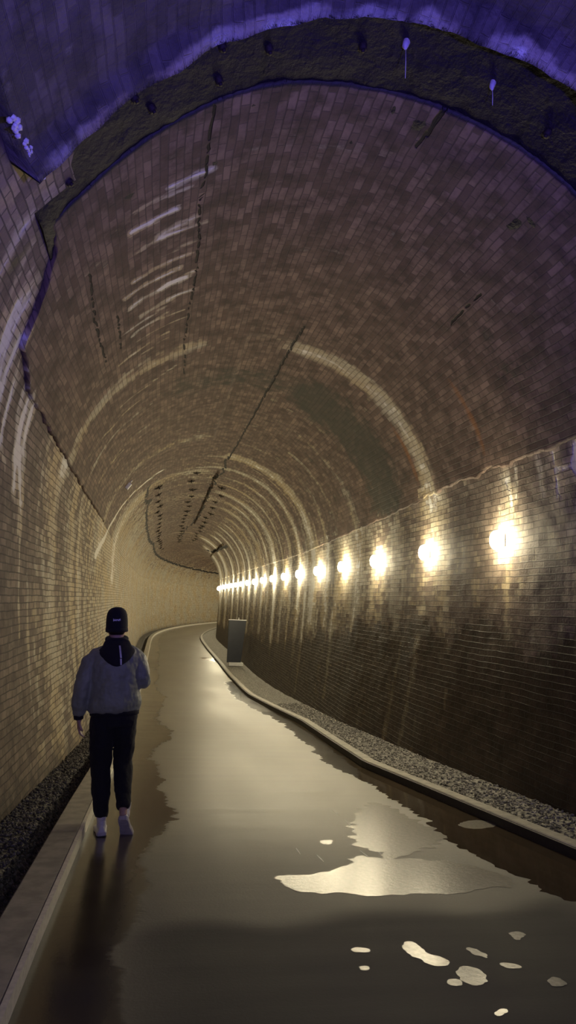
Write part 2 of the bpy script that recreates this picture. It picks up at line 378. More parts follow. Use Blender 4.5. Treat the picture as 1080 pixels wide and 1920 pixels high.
def wallpt(s, v, side):
    """v < 0: below the springing of the arch, metres; v >= 0: along the arch"""
    sg = 1 if side == 'R' else -1
    if v >= 0:
        a = v/RW; l, z = RW*math.cos(a), ZC+RW*math.sin(a)
    else:
        zr = ZC+v; zb = zfl(s)-ztun(s); b = baseR(s) if side == 'R' else baseL(s)
        t = clamp((zr-zb)/(ZC-zb)); l = b+(RW-b)*(1-(1-t)**2.0); z = zr
    rel = .010*n3(s*1.1, v*1.3, 5 if side == 'R' else 8)+.006*n3(s*5, v*5)
    return PT(s, sg*(l+rel), z), z
def make_wall(side):
    S = stations(-8., 96., .05, .007); V = []
    for s in S: pass
    nv = 92; verts = []; uv = []; A = dict(calc_lit=[], damp=[], moss=[], crack=[], rust=[], calm=[])
    for s in S:
        vb = zfl(s)-ztun(s)-.12-ZC
        vt = math.radians((thR(s) if side == 'R' else 180-thL(s))+4.)*RW
        if side == 'L' and s < 6.2: vt += .12
        for j in range(nv):
            v = vb+(vt-vb)*j/(nv-1)
            p, zr = wallpt(s, v, side); verts.append(p)
            deg = math.degrees(v/RC) if v >= 0 else math.degrees(v/RC)
            dd = deg if side == 'R' else 180-deg
            c, d, m, r = masks(s, dd, zr, zfl(s)-ztun(s), side)
            A['calc_lit'].append(c); A['damp'].append(d); A['moss'].append(m); A['rust'].append(r)
            A['calm'].append(.85*smooth(s, 11, 17) if side == 'L' else 0.); A['crack'].append(crackv(s, dd)); uv.append((s, v+20 if side == 'L' else v+40))
    return mobj('wall_'+('right' if side == 'R' else 'left'), verts, grid(len(S), nv, flip=(side == 'L')), M['wall'], uv=uv, attrs=A)
for sd in 'RL': tag(make_wall(sd), kind='structure')

def far_start(th): return 4.62+.45*smooth(th, 100, 146)+.02*n3(th*.25, 3.)+.012*n3(th*1.3, 2.)
def near_end(th): return 3.80+.40*smooth(th, 88, 150)+.02*n3(th*.2, 8.)+.016*n3(th*.9, 5.)
def crownR(s, th):
    r = RC+.035*(smooth(s, 9.7, 10.0) if th < 95 else smooth(s, 16.5, 17.2))
    if s > 20.5 and 39 < th < 142:               # bricks fallen away
        lo = 84.3+(43-84.3)*smooth(s, 37.5, 39)+1.2*n3(s*.8, 1.); hi = tab(s, (20, 24, 28, 34, 44, 60, 95), (131, 134.6, 136.5, 138, 133, 137, 142))+2*n3(s*1.5, 6.)
        r += .07*smooth(th, lo, lo+1.2)*(1-smooth(th, hi-1.2, hi))*smooth(s, 20.5, 22.)
    return r
def make_crown(name, s_a, s_b, startf, endf, radf, mat, lo=thR, hi=thL, nt=150, d0=.05, gr=.012, lip=.11, lip_start=True, lip_end=False, kind='crown', slip=None):
    base = stations(s_a, s_b, d0, gr); n = len(base); verts = []; uv = []; A = dict(calc_lit=[], damp=[], moss=[], crack=[], rust=[], calm=[])
    rows = list(range(n))
    cols = nt+2
    def add(s, th, r):
        a = math.radians(th); rr = r+.010*n3(s*.9, th*.04, 3.)+.004*n3(s*5, th*.2)
        verts.append(PT(s, rr*math.cos(a), ZC+rr*math.sin(a))); uv.append((s, a*RC+60+(r-radf(s, th))))
        if kind == 'crown':
            c, d, m, q = masks(s, th, ZC+r*math.sin(a), 0, 'C'); ck = crackv(s, th)
        else: c = d = m = q = 0; ck = 1-smooth(min(abs(th-x) for x in (63.5, 106.5, 130.)), .25, .5)
        if kind == 'near': ck = 0; c = .35*n3(s*2, th*.05, 7.)+1.5*gauss(s, near_end(th)-.03, .075)*clamp(.75+.9*n3(th*.12, 1.))+.5*n3(s*5, th*.3, 2.)  # pale rim along the broken edge paints in its violet highlight
        A['calc_lit'].append(c); A['damp'].append(d); A['moss'].append(m); A['rust'].append(q); A['crack'].append(ck); A['calm'].append(.75*smooth(s, 12, 18)*smooth(th, 88, 125))
    ext = ([-1] if lip_start else [])+rows+([-2] if lip_end else [])
    for i in ext:
        ii = 0 if i == -1 else n-1 if i == -2 else i
        k = ii/(n-1)
        for j in range(cols):
            jj = clamp(j-1, 0, nt-1)
            s0 = base[ii]
            th0, th1 = lo(s0), hi(s0); th = th0+(th1-th0)*jj/(nt-1)
            s = s0
            w = smooth(s0, s_a+1.5, s_a)
            if startf: s = s0+(startf(th)-s_a)*w
            if endf: s = s0+(endf(th)-s_b)*smooth(s0, s_b-1.2, s_b)
            r = radf(s, th)
            if i < 0: r += slip or lip
            elif j == 0 or j == cols-1: r += lip
            add(s, th, r)
            if i == -1 or (ii == 0 and slip): A['damp'][-1] = 1.5; A['moss'][-1] = 1.2; A['calc_lit'][-1] = -1.
    return mobj(name, verts, grid(len(ext), cols, flip=True), mat, uv=uv, attrs=A)
tag(make_crown('ceiling', 4.75, 96., far_start, None, crownR, M['crown'], gr=.007, lip=.05, nt=260, slip=.03), kind='structure')
def nearR(s, th):                                # lining thickens to a bead along its broken edge
    e = near_end(th)
    return 2.47-.085*smooth(s, e-.20, e-.01)*(1+.6*n3(th*.15, 4.)) 
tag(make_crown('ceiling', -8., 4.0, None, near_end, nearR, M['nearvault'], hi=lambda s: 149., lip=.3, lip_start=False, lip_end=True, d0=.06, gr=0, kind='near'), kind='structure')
def bandR(s, th): return (2.66-.095*smooth(s, near_end(th)+.12, far_start(th)+.02)+.022*n3(s*3, th*.12, 2.)+.014*n3(s*9, th*.4))
tag(make_crown('ceiling', 3.2, 5.6, None, None, bandR, M['band'], hi=lambda s: 148., lip=.0, lip_start=False, d0=.04, gr=0, kind='band'), kind='structure')

# ------------------------------------------------------------------ floor, kerbs, gravel
def ribbon(name, mat, S, lats, hs, **kw):       # swept open profile
    verts = []; uv = []; n = len(lats(S[0]))
    for s in S:
        ls = lats(s); h = hs(s)
        for j in range(n): verts.append(PF(s, ls[j], h[j])); uv.append((ls[j], s))
    return mobj(name, verts, grid(len(S), n, flip=True), mat, uv=uv, **kw)
def make_floor():
    S = stations(-8., 96., .05, .012); nl = 60; verts = []; uv = []; wet = []; near = []
    for s in S:
        a, b = kerbL(s)-.02, kerbR(s)+.03
        for j in range(nl):
            l = a+(b-a)*j/(nl-1); verts.append(PF(s, l)); uv.append((l, s))
            dl, dr = l-a, b-l
            w = .78*(1-smooth(dl, .25, .85)) + .75*(1-smooth(dr, .2, .7))*(1-smooth(s, 22, 30))
            w += .45*gauss(s, 7.0, .8)*(1-smooth(l, -.3, .4)) + .5*gauss(s, 12.5, 1.2)*(1-smooth(l, -1.0, -.2))+.45*gauss(s, 19, 2.5)*(1-smooth(l, -1.2, -.4))
            w -= .5*(1-smooth(s+.2*n3(l*2, s), 3.9, 4.5))*smooth(dl, .3, .9) - .40*gauss(s, 3.9, .5)*0
            w += .55*gauss(s, 34, 3)*smooth(l, .2, .9)
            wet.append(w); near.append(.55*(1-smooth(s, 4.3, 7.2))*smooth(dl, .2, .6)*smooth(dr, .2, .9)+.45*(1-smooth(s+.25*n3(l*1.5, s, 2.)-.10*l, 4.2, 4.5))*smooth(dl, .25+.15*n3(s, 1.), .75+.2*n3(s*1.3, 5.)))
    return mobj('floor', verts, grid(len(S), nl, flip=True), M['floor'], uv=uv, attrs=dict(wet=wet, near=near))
tag(make_floor(), kind='structure')
SK = stations(-8., 96., .10, .02)
KH = .085
def kerb(side):
    f = kerbR if side == 'R' else kerbL; sg = 1 if side == 'R' else -1; w = .15 if side == 'R' else .21
    o = ribbon('trim_1' if side == 'R' else 'trim_2', M['kerb'], SK, lambda s: [f(s)+sg*x for x in (0.012, 0.012, .022, w-.01, w, w)],
               lambda s: [-.03, KH-.008, KH, KH, KH-.01, -.12], sm=False)
    tag(o, kind='structure')
    if side == 'R':
        o = ribbon('kerb_dark_strip', M['kerbdark'], SK, lambda s: [f(s)-.012, f(s)-.012, f(s)+.010, f(s)+.010], lambda s: [-.01, KH-.012, KH-.012, -.01], sm=False)
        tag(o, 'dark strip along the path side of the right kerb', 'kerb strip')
    else:
        o = ribbon('metal_edging', M['edge'], SK, lambda s: [f(s)+.014, f(s)+.014, f(s)-.012, f(s)-.012], lambda s: [-.01, KH+.006, KH+.006, -.01], sm=False)
        tag(o, 'thin pale edging strip shining along the path side of the left kerb', 'edging')
kerb('R'); kerb('L')
def gravel(side):
    f = kerbR if side == 'R' else kerbL; sg = 1 if side == 'R' else -1; w = .15 if side == 'R' else .21; wb = baseR if side == 'R' else baseL
    S = stations(-8., 96., .035 if side == 'R' else .05, .02); nl = 26; verts = []; uv = []
    for s in S:
        a = abs(f(s))+w-.005; b = max(wb(s)+.03, a+.05)
        for j in range(nl):
            t = j/(nl-1); l = a+(b-a)*t
            base = (-.005+.045*t) if side == 'R' else (-.16+.13*smooth(t, .15, .5)+.03*t)
            verts.append(PF(s, sg*l, base+.010*n3(s*6, l*6)+.010*n3(s*23, l*23))); uv.append((l, s))
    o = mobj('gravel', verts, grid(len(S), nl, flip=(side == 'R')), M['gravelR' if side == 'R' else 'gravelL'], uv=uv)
    # loose stones, merged in the same bed
    bm = bmesh.new(); bm.from_mesh(o.data)
    ico = bmesh.new(); bmesh.ops.create_icosphere(ico, subdivisions=1, radius=1.); iv = [v.co.copy() for v in ico.verts]; ifc = [[v.index for v in x.verts] for x in ico.faces]; ico.free()
    rnd = random.Random(3 if side == 'R' else 5)
    for k in range(5200):
        s = 3.2+15*rnd.random()**1.6; a = abs(f(s))+w+.01; b = wb(s)-.01
        if b <= a: continue
        t = rnd.random()
        if side == 'L' and t < .22: continue
        l = a+(b-a)*t
        base = (-.005+.045*t) if side == 'R' else (-.16+.13*smooth(t, .15, .5)+.03*t)
        c = PF(s, sg*l, base+.004); r = rnd.uniform(.008, .019); R3 = Matrix.Rotation(rnd.random()*6, 3, 'Z') @ Matrix.Rotation(rnd.random()*6, 3, 'X')
        vs = [bm.verts.new(c+(R3 @ Vector((q.x*r*1.3, q.y*r, q.z*r*.75)))) for q in iv]
        for q in ifc: bm.faces.new([vs[x] for x in q])
    bm.to_mesh(o.data); bm.free()
    lab = 'pale gravel bed between the right kerb and the brick wall' if side == 'R' else 'dark gravel bed between the left kerb and the brick wall'
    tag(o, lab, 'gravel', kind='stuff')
gravel('R'); gravel('L')

# ------------------------------------------------------------------ water on the path
def cam_basis():
    h = Vector((0, math.cos(PITCH), math.sin(PITCH))); r0 = Vector((1, 0, 0)); u0 = r0.cross(h)
    # clockwise roll of the scene = camera turned counter-clockwise
    r = r0*math.cos(ROLL)+u0*math.sin(ROLL); u = -r0*math.sin(ROLL)+u0*math.cos(ROLL)
    return r, u, h
CR, CU, CF = cam_basis()
def on_floor(u, v):
    d = CF+CR*((u-540)/F)+CU*((960-v)/F); t = -CAMH/d.z
    return Vector((d.x*t, d.y*t, 0))
def puddle(name, pts, mat, label, jag=.03, sub=8, z=.001, group=None, smooth_it=True):
    """a thin sheet of water with a ragged shore"""
    q = [p for p in pts]
    if smooth_it:
        for _ in range(2): q = [w for a, b in zip(q, q[1:]+q[:1]) for w in (a.lerp(b, .25), a.lerp(b, .75))]
    out = []
    for i in range(len(q)):
        a, b = q[i], q[(i+1) % len(q)]
        n = max(2, int((b-a).length*sub*4))
        for k in range(n): 
            p = a.lerp(b, k/n); d = (b-a).normalized(); nn = Vector((-d.y, d.x, 0))
            out.append(p+nn*jag*(n3(p.x*4, p.y*11, 1.)+.8*n3(p.x*9, p.y*21, 2.)+.3*n3(p.x*30, p.y*50, 3.)))
    c = sum(out, Vector())/len(out); bm = bmesh.new()
    vs = [bm.verts.new((p-c)+Vector((0, 0, z))) for p in out]; es = [bm.edges.new((vs[i], vs[(i+1) % len(vs)])) for i in range(len(vs))]
    bmesh.ops.triangle_fill(bm, use_beauty=True, use_dissolve=False, edges=es, normal=(0, 0, 1))
    bm.normal_update()
    for f_ in bm.faces:
        if f_.normal.z < 0: f_.normal_flip()
    me = bpy.data.meshes.new(name); bm.to_mesh(me); bm.free(); me.materials.append(mat)
    o = bpy.data.objects.new(name, me); o.location = (c.x, c.y, 0); link(o)
    return tag(o, label, 'puddle', group)
FL = lambda *a: [on_floor(u, v) for u, v in a]
# long pool lying against the right kerb
pool = [PF(s, kerbR(s)-.014) for s in [4.2+.25*k for k in range(64)]]
inner = FL((1075, 1700), (985, 1650), (930, 1622), (870, 1592), (822, 1566), (800, 1535), (742, 1505), (716, 1488), (700, 1470), (672, 1462), (668, 1440), (640, 1420), (612, 1396), (590, 1380), (560, 1362), (545, 1352), (520, 1340), (500, 1328), (490, 1318))
puddle('puddle', pool[:56]+inner[::-1], M['water'], 'long pool of standing water lying against the right kerb', .06)
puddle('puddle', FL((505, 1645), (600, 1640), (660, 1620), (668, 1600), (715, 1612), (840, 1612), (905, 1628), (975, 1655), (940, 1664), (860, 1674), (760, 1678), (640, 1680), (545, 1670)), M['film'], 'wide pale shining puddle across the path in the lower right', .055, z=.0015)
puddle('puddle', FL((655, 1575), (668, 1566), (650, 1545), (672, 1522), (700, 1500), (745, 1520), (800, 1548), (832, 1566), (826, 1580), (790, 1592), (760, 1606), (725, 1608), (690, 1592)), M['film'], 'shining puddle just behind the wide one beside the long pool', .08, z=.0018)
SM = [((748, 1768), (775, 1766), (800, 1785), (838, 1800), (842, 1812), (800, 1808), (768, 1790)), ((856, 1820), (880, 1812), (912, 1826), (915, 1842), (890, 1848), (868, 1838)),
      ((870, 1776), (895, 1778), (922, 1792), (915, 1800), (888, 1790)), ((952, 1748), (975, 1745), (982, 1756), (968, 1764)), ((935, 1806), (972, 1808), (975, 1818), (945, 1816)),
      ((660, 1780), (688, 1780), (690, 1788), (665, 1788)), ((670, 1812), (690, 1812), (692, 1820), (674, 1820)), ((838, 1838), (862, 1838), (866, 1850), (842, 1848)), ((600, 1576), (625, 1574), (622, 1584), (602, 1583)),
      ((920, 1898), (950, 1890), (955, 1905), (930, 1910)), ((850, 1545), (900, 1535), (940, 1550), (880, 1556)), ((1025, 1830), (1060, 1832), (1065, 1850), (1030, 1850))]
LB = ['long small puddle in front of the wide shining puddle', 'rounded small puddle nearest the bottom right of the path', 'slim small puddle right of the long small puddle', 'tiny round puddle, highest of the spots at the right front',
      'thin curved water spot right of the slim small puddle', 'faint water spot left of the long small puddle', 'faint lower water spot left of the rounded small puddle', 'tiny water spot touching the rounded small puddle on its left',
      'small pale water spot in the middle of the path left of the puddles', 'small water spot at the very bottom edge of the picture', 'thin pale water patch close to the right kerb', 'dim small puddle at the far right front of the path']
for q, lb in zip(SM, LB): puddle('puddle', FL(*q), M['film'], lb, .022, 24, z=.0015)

for (a, b), lb in zip((((623, 1519), (636, 1528)), ((646, 1537), (675, 1567)), ((675, 1595), (698, 1613)), ((704, 1593), (723, 1608)), ((555, 1590), (563, 1602)), ((594, 1603), (607, 1616))),
        ('short pale scratch furthest up the middle of the path', 'long pale slanting scratch left of the shining puddle', 'pale slanting scratch at the left tip between the two shining puddles', 'pale slanting scratch right between the two shining puddles', 'tiny pale scratch on the open path, leftmost', 'short pale scratch on the open path right of the tiny one')):
    p, q = on_floor(*a), on_floor(*b); c = (p+q)/2; d = (q-p).normalized(); nn = Vector((-d.y, d.x, 0))*.006; vs = []
    for t in (0, .25, .5, .75, 1): 
        e = p.lerp(q, t)-c; w = 1-.6*abs(2*t-1); vs += [e+nn*w, e-nn*w]
    vs = [v+Vector((0, 0, .0012)) for v in vs]+[v for v in vs]
    f_ = [(2*i, 2*i+2, 2*i+3, 2*i+1) for i in range(4)]+[(10+2*i, 10+2*i+1, 10+2*i+3, 10+2*i+2) for i in range(4)]+[(2*i, 10+2*i, 12+2*i, 2*i+2) for i in range(4)]+[(2*i+1, 2*i+3, 13+2*i, 11+2*i) for i in range(4)]
    o = mobj('paint_scratch', vs, f_, M['lime'], sm=False); o.location = c; tag(o, lb, 'mark', 'pale scratches on the path')

# ------------------------------------------------------------------ wall lamps
def make_lamp():
    r = empty('wall_lamp')                      # local: -x points out of the wall
    bm = bmesh.new(); box(bm, (-.012, 0, 0), (.024, .10, .15)); bev(bobj('back_plate', bm, M['fixture'], r), .008)
    bm = bmesh.new(); cyl(bm, (-.012, 0, 0), (-.030, 0, 0), .052, .048, 24); bev(bobj('casing', bm, M['fixture'], r), .004)
    bm = bmesh.new(); bmesh.ops.create_uvsphere(bm, u_segments=12, v_segments=8, radius=1.)
    bmesh.ops.transform(bm, matrix=Matrix.Translation((-.090, 0, 0)) @ Matrix.Diagonal((.066, .088, .110, 1)), verts=bm.verts)
    g = bobj('glass_globe', bm, M['glow'], r, True); g['label'] = 'bright glowing glass'
    return r
    for a in (-.6, .6): 
        cyl(bm, (-.03, .078*math.sin(a*2), .08), (-.150, .03*math.sin(a*2), .02), .0028, n=6); cyl(bm, (-.150, .03*math.sin(a*2), .02), (-.150, .03*math.sin(a*2), -.02), .0028, n=6); cyl(bm, (-.150, .03*math.sin(a*2), -.02), (-.03, .078*math.sin(a*2), -.08), .0028, n=6)
    bobj('wire_guard', bm, M['fixture'], r)
    return r
ORD = ['nearest of the glowing wall lamps, on the right brick wall', 'second nearest glowing wall lamp, with a rust stain above it', 'third nearest glowing wall lamp on the right wall', 'fourth nearest glowing wall lamp on the right wall',
       'fifth nearest glowing wall lamp on the right wall', 'sixth nearest glowing wall lamp, first of the crowded row', 'seventh nearest glowing wall lamp, in the crowded row', 'eighth nearest glowing wall lamp, in the crowded row']
proto = make_lamp(); kids = list(proto.children)
LS = [7.87, 10.25, 12.8, 15.27, 17.8, 20.3]+[20.3+2.48*k for k in range(1, 27)]
for i, s in enumerate(LS):
    if i == 0: o = proto
    else:
        o = proto.copy(); link(o)
        for c in kids: d = c.copy(); link(d, o)
    z = .815; t = clamp((z-(zfl(s)-ztun(s)))/(ZC-(zfl(s)-ztun(s)))); b = baseR(s); l = b+(RW-b)*(1-(1-t)**2)
    o.location = PT(s, l-.002, z); o.rotation_euler = (0, 0, -axis(s)[2])
    tag(o, ORD[i] if i < len(ORD) else 'one of the far glowing wall lamps merging into a line before the bend', 'lamp', 'lamps along the right wall')

# ------------------------------------------------------------------ sign board on the gravel
def sign():
    s = 31.5; l = kerbR(s)+.62
    x, y, h = axis(s); r = empty('sign_board', PF(s, l, .03), -h+.05)
    bm = bmesh.new(); box(bm, (0, 0, .07), (.60, .26, .14)); bev(bobj('base', bm, M['white'], r), .01).__setitem__('label', 'white base block')
    bm = bmesh.new(); v = box(bm, (0, 0, 1.0), (.74, .07, 1.74))
    for q in v:
        if q.co.z < .5: q.co.x = -.37 if q.co.x < 0 else .21
    bev(bobj('panel', bm, M['panel'], r), .006)
    bm = bmesh.new(); box(bm, (.0, 0, 1.885), (.76, .10, .035)); bev(bobj('top_rail', bm, M['white'], r), .005).__setitem__('label', 'white top rail')
    bm = bmesh.new(); cyl(bm, (.05, 0, 1.9), (.05, 0, 1.99), .018);  bobj('bracket', bm, M['white'], r)
    tag(r, 'tall dark sign board with white top and base standing on the right gravel', 'sign')
sign()

# ------------------------------------------------------------------ things on the vault
def crown_frame(s, th, r=None):
    a = math.radians(th); r = crownR(s, th) if r is None else r
    p = PT(s, r*math.cos(a), ZC+r*math.sin(a)); x, y, h = axis(s)
    out = Vector((math.cos(a)*math.cos(h), -math.cos(a)*math.sin(h), math.sin(a)))
    al = Vector((math.sin(h), math.cos(h), G)).normalized(); sd = al.cross(out)
    return p, Matrix((sd, al, out)).transposed()    # local z = into the masonry
def make_anchor():
    bm = bmesh.new()
    for a, L, w in ((PI/2, .15, .020), (PI/2+1.75, .14, .022), (PI/2-1.75, .14, .022)):
        tube(bm, [(0, 0, -.03), (math.cos(a)*L*.5, math.sin(a)*L*.5, -.03), (math.cos(a)*L, math.sin(a)*L, .0)], [w, w*.8, w*.35], 8, (0, 0, 1))
    cyl(bm, (0, 0, .05), (0, 0, -.08), .020, n=10)
    return bm
am = bpy.data.meshes.new('iron_anchor'); _b = make_anchor(); _b.to_mesh(_b and am); _b.free(); am.materials.append(M['darkmetal'])
rnd = random.Random(11)
for row, (th, a, b, st, lb) in enumerate(((124., 22.6, 52, 1.75, 'three-pronged iron anchor in the left row on the far vault'), (99., 22.0, 50, 1.75, 'three-pronged iron anchor in the middle row on the far vault'), (76., 24.0, 48, 1.7, 'three-pronged iron anchor in the right row on the far vault'))):
    s = a
    while s < b:
        t = th+rnd.uniform(-1.6, 1.6)-(2.5 if row == 1 else 0)*clamp((s-22)/12.)
        p, R3 = crown_frame(s, t)
        o = bpy.data.objects.new('iron_anchor', am); link(o); o.matrix_world = Matrix.Translation(p) @ (R3 @ Matrix.Rotation(rnd.uniform(-.5, .5)+PI, 3, 'Z')).to_4x4() @ Matrix.Scale(rnd.uniform(.85, 1.15), 4)
        tag(o, lb, 'anchor', 'iron anchors on the far vault'); s += st*rnd.uniform(.8, 1.15)
def dripstone(s, th, L, label, r0=.026):
    a = math.radians(th); r_ = bandR(s, th)-.012; p = PT(s, r_*math.cos(a), ZC+r_*math.sin(a))
    root = empty('stalactite', p)
    bm = bmesh.new(); tube(bm, [(0, 0, .05), (.004, 0, .0), (-.004, 0, -.03), (0, 0, -.055)], [.012, r0, r0*.8, .005], 10, (0, 1, 0)); bobj('lime_knob', bm, M['lime'], root, True)
    bm = bmesh.new(); tube(bm, [(0, 0, -.04), (.001, 0, -.04-L*.5), (-.001, 0, -.04-L)], [.0035, .0028, .0016], 7, (0, 1, 0)); bobj('straw', bm, M['lime'], root, True)
    tag(root, label, 'stalactite', 'straw stalactites under the dark arch band')
dripstone(4.22, 86., .23, 'longer white straw stalactite hanging near the top of the dark arch band')
dripstone(4.28, 71.5, .13, 'shorter white straw stalactite hanging to the right on the dark arch band', .022)
# solid dark lumps standing in for the bolt holes of the band
for s, th, lb in ((4.62, 124.5, 'dark bolt hole on the left part of the dark arch band, lower one'), (4.48, 127., 'dark bolt hole on the left part of the dark arch band, upper one'), (4.55, 113.5, 'dark bolt hole on the dark arch band just left of its joint, lower one'), (4.3, 113., 'dark bolt hole at the upper rim of the dark arch band left of the joint'),
                  (4.85, 140.5, 'dark bolt hole at the lower left end of the dark arch band'), (4.35, 106., 'dark bolt hole close to the top joint of the dark arch band'), (4.4, 60., 'dark bolt hole on the right part of the dark arch band'), (4.3, 92., 'dark bolt hole at the middle of the dark arch band')):
    a = math.radians(th); r = bandR(s, th); p = PT(s, r*math.cos(a), ZC+r*math.sin(a)); _, R3 = crown_frame(s, th, r)
    bm = bmesh.new(); cyl(bm, (0, 0, .05), (0, 0, -.03), .034, .028, 12); cyl(bm, (0, 0, -.02), (0, 0, -.045), .014, n=8)
    o = bobj('bolt_hole_lump', bm, M['darkmetal'], None, True); o.matrix_world = Matrix.Translation(p) @ R3.to_4x4(); tag(o, lb, 'bolt', 'bolt holes in the dark arch band')
# lime crust along the broken edge at upper left
rnd = random.Random(4)
bm = bmesh.new()
for k in range(46):
    s = rnd.choice((3.70, 3.74, 3.95, 4.0, 4.25))+rnd.uniform(-.04, .05) if k < 34 else rnd.uniform(3.6, 4.4); th = tab(s, (3.6, 4.5), (148.6, 146.0))+rnd.uniform(-.2, .9); a = math.radians(th); rr = 2.47
    p = PT(s, rr*math.cos(a), ZC+rr*math.sin(a)); r = bmesh.ops.create_icosphere(bm, subdivisions=1, radius=rnd.uniform(.006, .020), matrix=Matrix.Translation(p))
o = bobj('lime_crust', bm, M['lime'], None, True); tag(o, 'white lime crust on the broken edge at the upper left', 'mineral crust', kind='stuff')
# small grey box on the vault
p, R3 = crown_frame(17.6, 146.); bm = bmesh.new(); box(bm, (0, 0, -.04), (.16, .10, .08)); cyl(bm, (.10, 0, -.02), (.16, .03, -.02), .02)
o = bev(bobj('junction_box', bm, M['white']), .006); o.matrix_world = Matrix.Translation(p) @ R3.to_4x4(); tag(o, 'small pale junction box on the left of the vault above the bright arc', 'junction box')

# ------------------------------------------------------------------ the walker
def walker():
    g = on_floor(190, 1566)                      # under the standing (left) foot
    # turn local +y to the way the walker heads
    hz = -HEAD+.06
    K = Vector((g.x, g.y, 0))
    root = empty('person', K, hz)
    ox = .055                                    # the left foot stands at x = -ox
    def V(x, y, z): return (x+ox, y, z)
    # --- body, one surface: head, neck, trunk, arms, hands, legs
    bm = bmesh.new(); u = (0, -1, 0)
    hips = V(.025, 0, .88)
    tube(bm, [V(.025, 0, .80), V(.025, 0, .92), V(.025, 0, 1.08), V(.03, .005, 1.25), V(.03, .01, 1.36), V(.035, .015, 1.41)], [(.13, .10), (.155, .11), (.135, .10), (.16, .11), (.16, .10), (.07, .07)], 20, u)
    tube(bm, [V(.035, .01, 1.36), V(.038, .02, 1.44), V(.04, .035, 1.50)], [.062, .055, .055], 16, u)
    tube(bm, [V(.04, .05, 1.455), V(.04, .05, 1.48), V(.04, .045, 1.53), V(.04, .04, 1.59), V(.04, .038, 1.64), V(.04, .038, 1.675), V(.04, .038, 1.69)], [(.035, .05), (.055, .075), (.068, .090), (.073, .096), (.066, .085), (.043, .055), (.015, .02)], 20, u)
    tube(bm, [V(.04, .13, 1.565), V(.04, .147, 1.535), V(.04, .135, 1.525)], [.008, .013, .010], 10, (1, 0, 0))    # nose
    tube(bm, [V(.022, .128, 1.498), V(.04, .136, 1.498), V(.058, .128, 1.498)], [.005, .008, .005], 8, (0, 0, 1))   # mouth
    for sx in (-1, 1):
        tube(bm, [V(.04+sx*.072, .035, 1.515), V(.04+sx*.081, .028, 1.54), V(.04+sx*.078, .03, 1.57)], [.007, .012, .008], 8, u)
    tube(bm, [V(-.12, .01, 1.35), V(-.165, -.01, 1.28), V(-.215, -.035, 1.10), V(-.235, -.035, .98), V(-.237, -.01, .885), V(-.237, .0, .86)], [.048, .045, .037, .035, .028, .026], 14, u)
    tube(bm, [V(.18, .01, 1.35), V(.225, .0, 1.26), V(.248, -.01, 1.14)], [.045, .042, .034], 14, u); tube(bm, [V(.248, -.02, 1.14), V(.235, .10, 1.135), V(.21, .20, 1.14), V(.20, .225, 1.145)], [.034, .034, .028, .026], 14, (0, 0, 1))
    def hand(w, d, side, curl):
        w = Vector(w); d = Vector(d).normalized(); n = Vector(side); n = (n-d*n.dot(d)).normalized(); b = d.cross(n)   # n: palm normal, b: across the knuckles
        tube(bm, [w-d*.015, w+d*.02, w+d*.055, w+d*.085], [(.022, .017), (.033, .016), (.040, .014), (.036, .011)], 12, n)
        for i, L in enumerate((.070, .080, .074, .058)):
            o = w+d*.08+b*(.029-.0195*i); r = (.0088, .009, .0086, .0076)[i]; a = 0.; p = o; pts = [o-d*.012]; rr = [r]
            for k, f_ in enumerate((.45, .3, .25)):
                pts.append(p.copy()); rr.append(r*(1-.08*k)); a += curl*(.8, 1.1, .8)[k]; p = p+(d*math.cos(a)+n*math.sin(a))*L*f_
            pts.append(p.copy()); rr.append(r*.6); tube(bm, pts, rr, 8, b)
        t0 = w+d*.022+b*.028; tube(bm, [t0-b*.01, t0+b*.018+d*.022+n*.008, t0+b*.022+d*.048+n*.02, t0+b*.016+d*.066+n*.030], [.013, .0115, .010, .006], 8, n)
    hand(V(-.235, .0, .865), (0, .10, -1), (1, 0, 0), .42)
    hand(V(.20, .222, 1.145), (-.25, .9, .25), (-.6, -.2, .7), .75)
    LL = [V(-.055, .0, .86), V(-.075, .015, .66), V(-.068, .04, .47), V(-.062, .02, .28), V(-.058, -.01, .10), V(-.058, -.01, .06)]
    RL = [V(.10, .0, .86), V(.108, .05, .67), V(.098, .085, .50), V(.100, -.02, .33), V(.103, -.09, .19), V(.103, -.11, .15)]
    lr = [.080, .062, .046, .042, .030, .028]
    tube(bm, LL, lr, 14, u); tube(bm, RL, lr, 14, u)
    body = remesh(bobj('body', bm, M['skin'], root), .006, 3)
    # --- trousers
    bm = bmesh.new()
    tube(bm, [V(.03, 0, .80), V(.03, 0, .86), V(.03, 0, .95), V(.03, 0, 1.0)], [(.155, .125), (.178, .135), (.175, .13), (.165, .12)], 28, u)
    tube(bm, [V(-.045, .0, .86), V(-.060, .01, .76), V(-.068, .02, .64), V(-.068, .035, .50), V(-.064, .025, .38), V(-.060, .01, .26), V(-.058, -.005, .165), V(-.058, -.008, .135)], [(.108, .122), (.098, .110), (.088, .098), (.078, .088), (.072, .082), (.066, .074), (.056, .062), (.045, .05)], 22, u)
    tube(bm, [V(.105, .0, .86), V(.110, .025, .76), V(.108, .06, .64), V(.100, .085, .50), V(.100, .03, .40), V(.103, -.03, .31), V(.104, -.075, .225), V(.104, -.09, .20)], [(.098, .120), (.090, .110), (.078, .095), (.074, .088), (.070, .080), (.062, .070), (.053, .058), (.045, .05)], 22, u)
    remesh(bobj('trousers', bm, M['black'], root), .008, 4, (.07, .022))
    # --- jacket shell
    bm = bmesh.new()
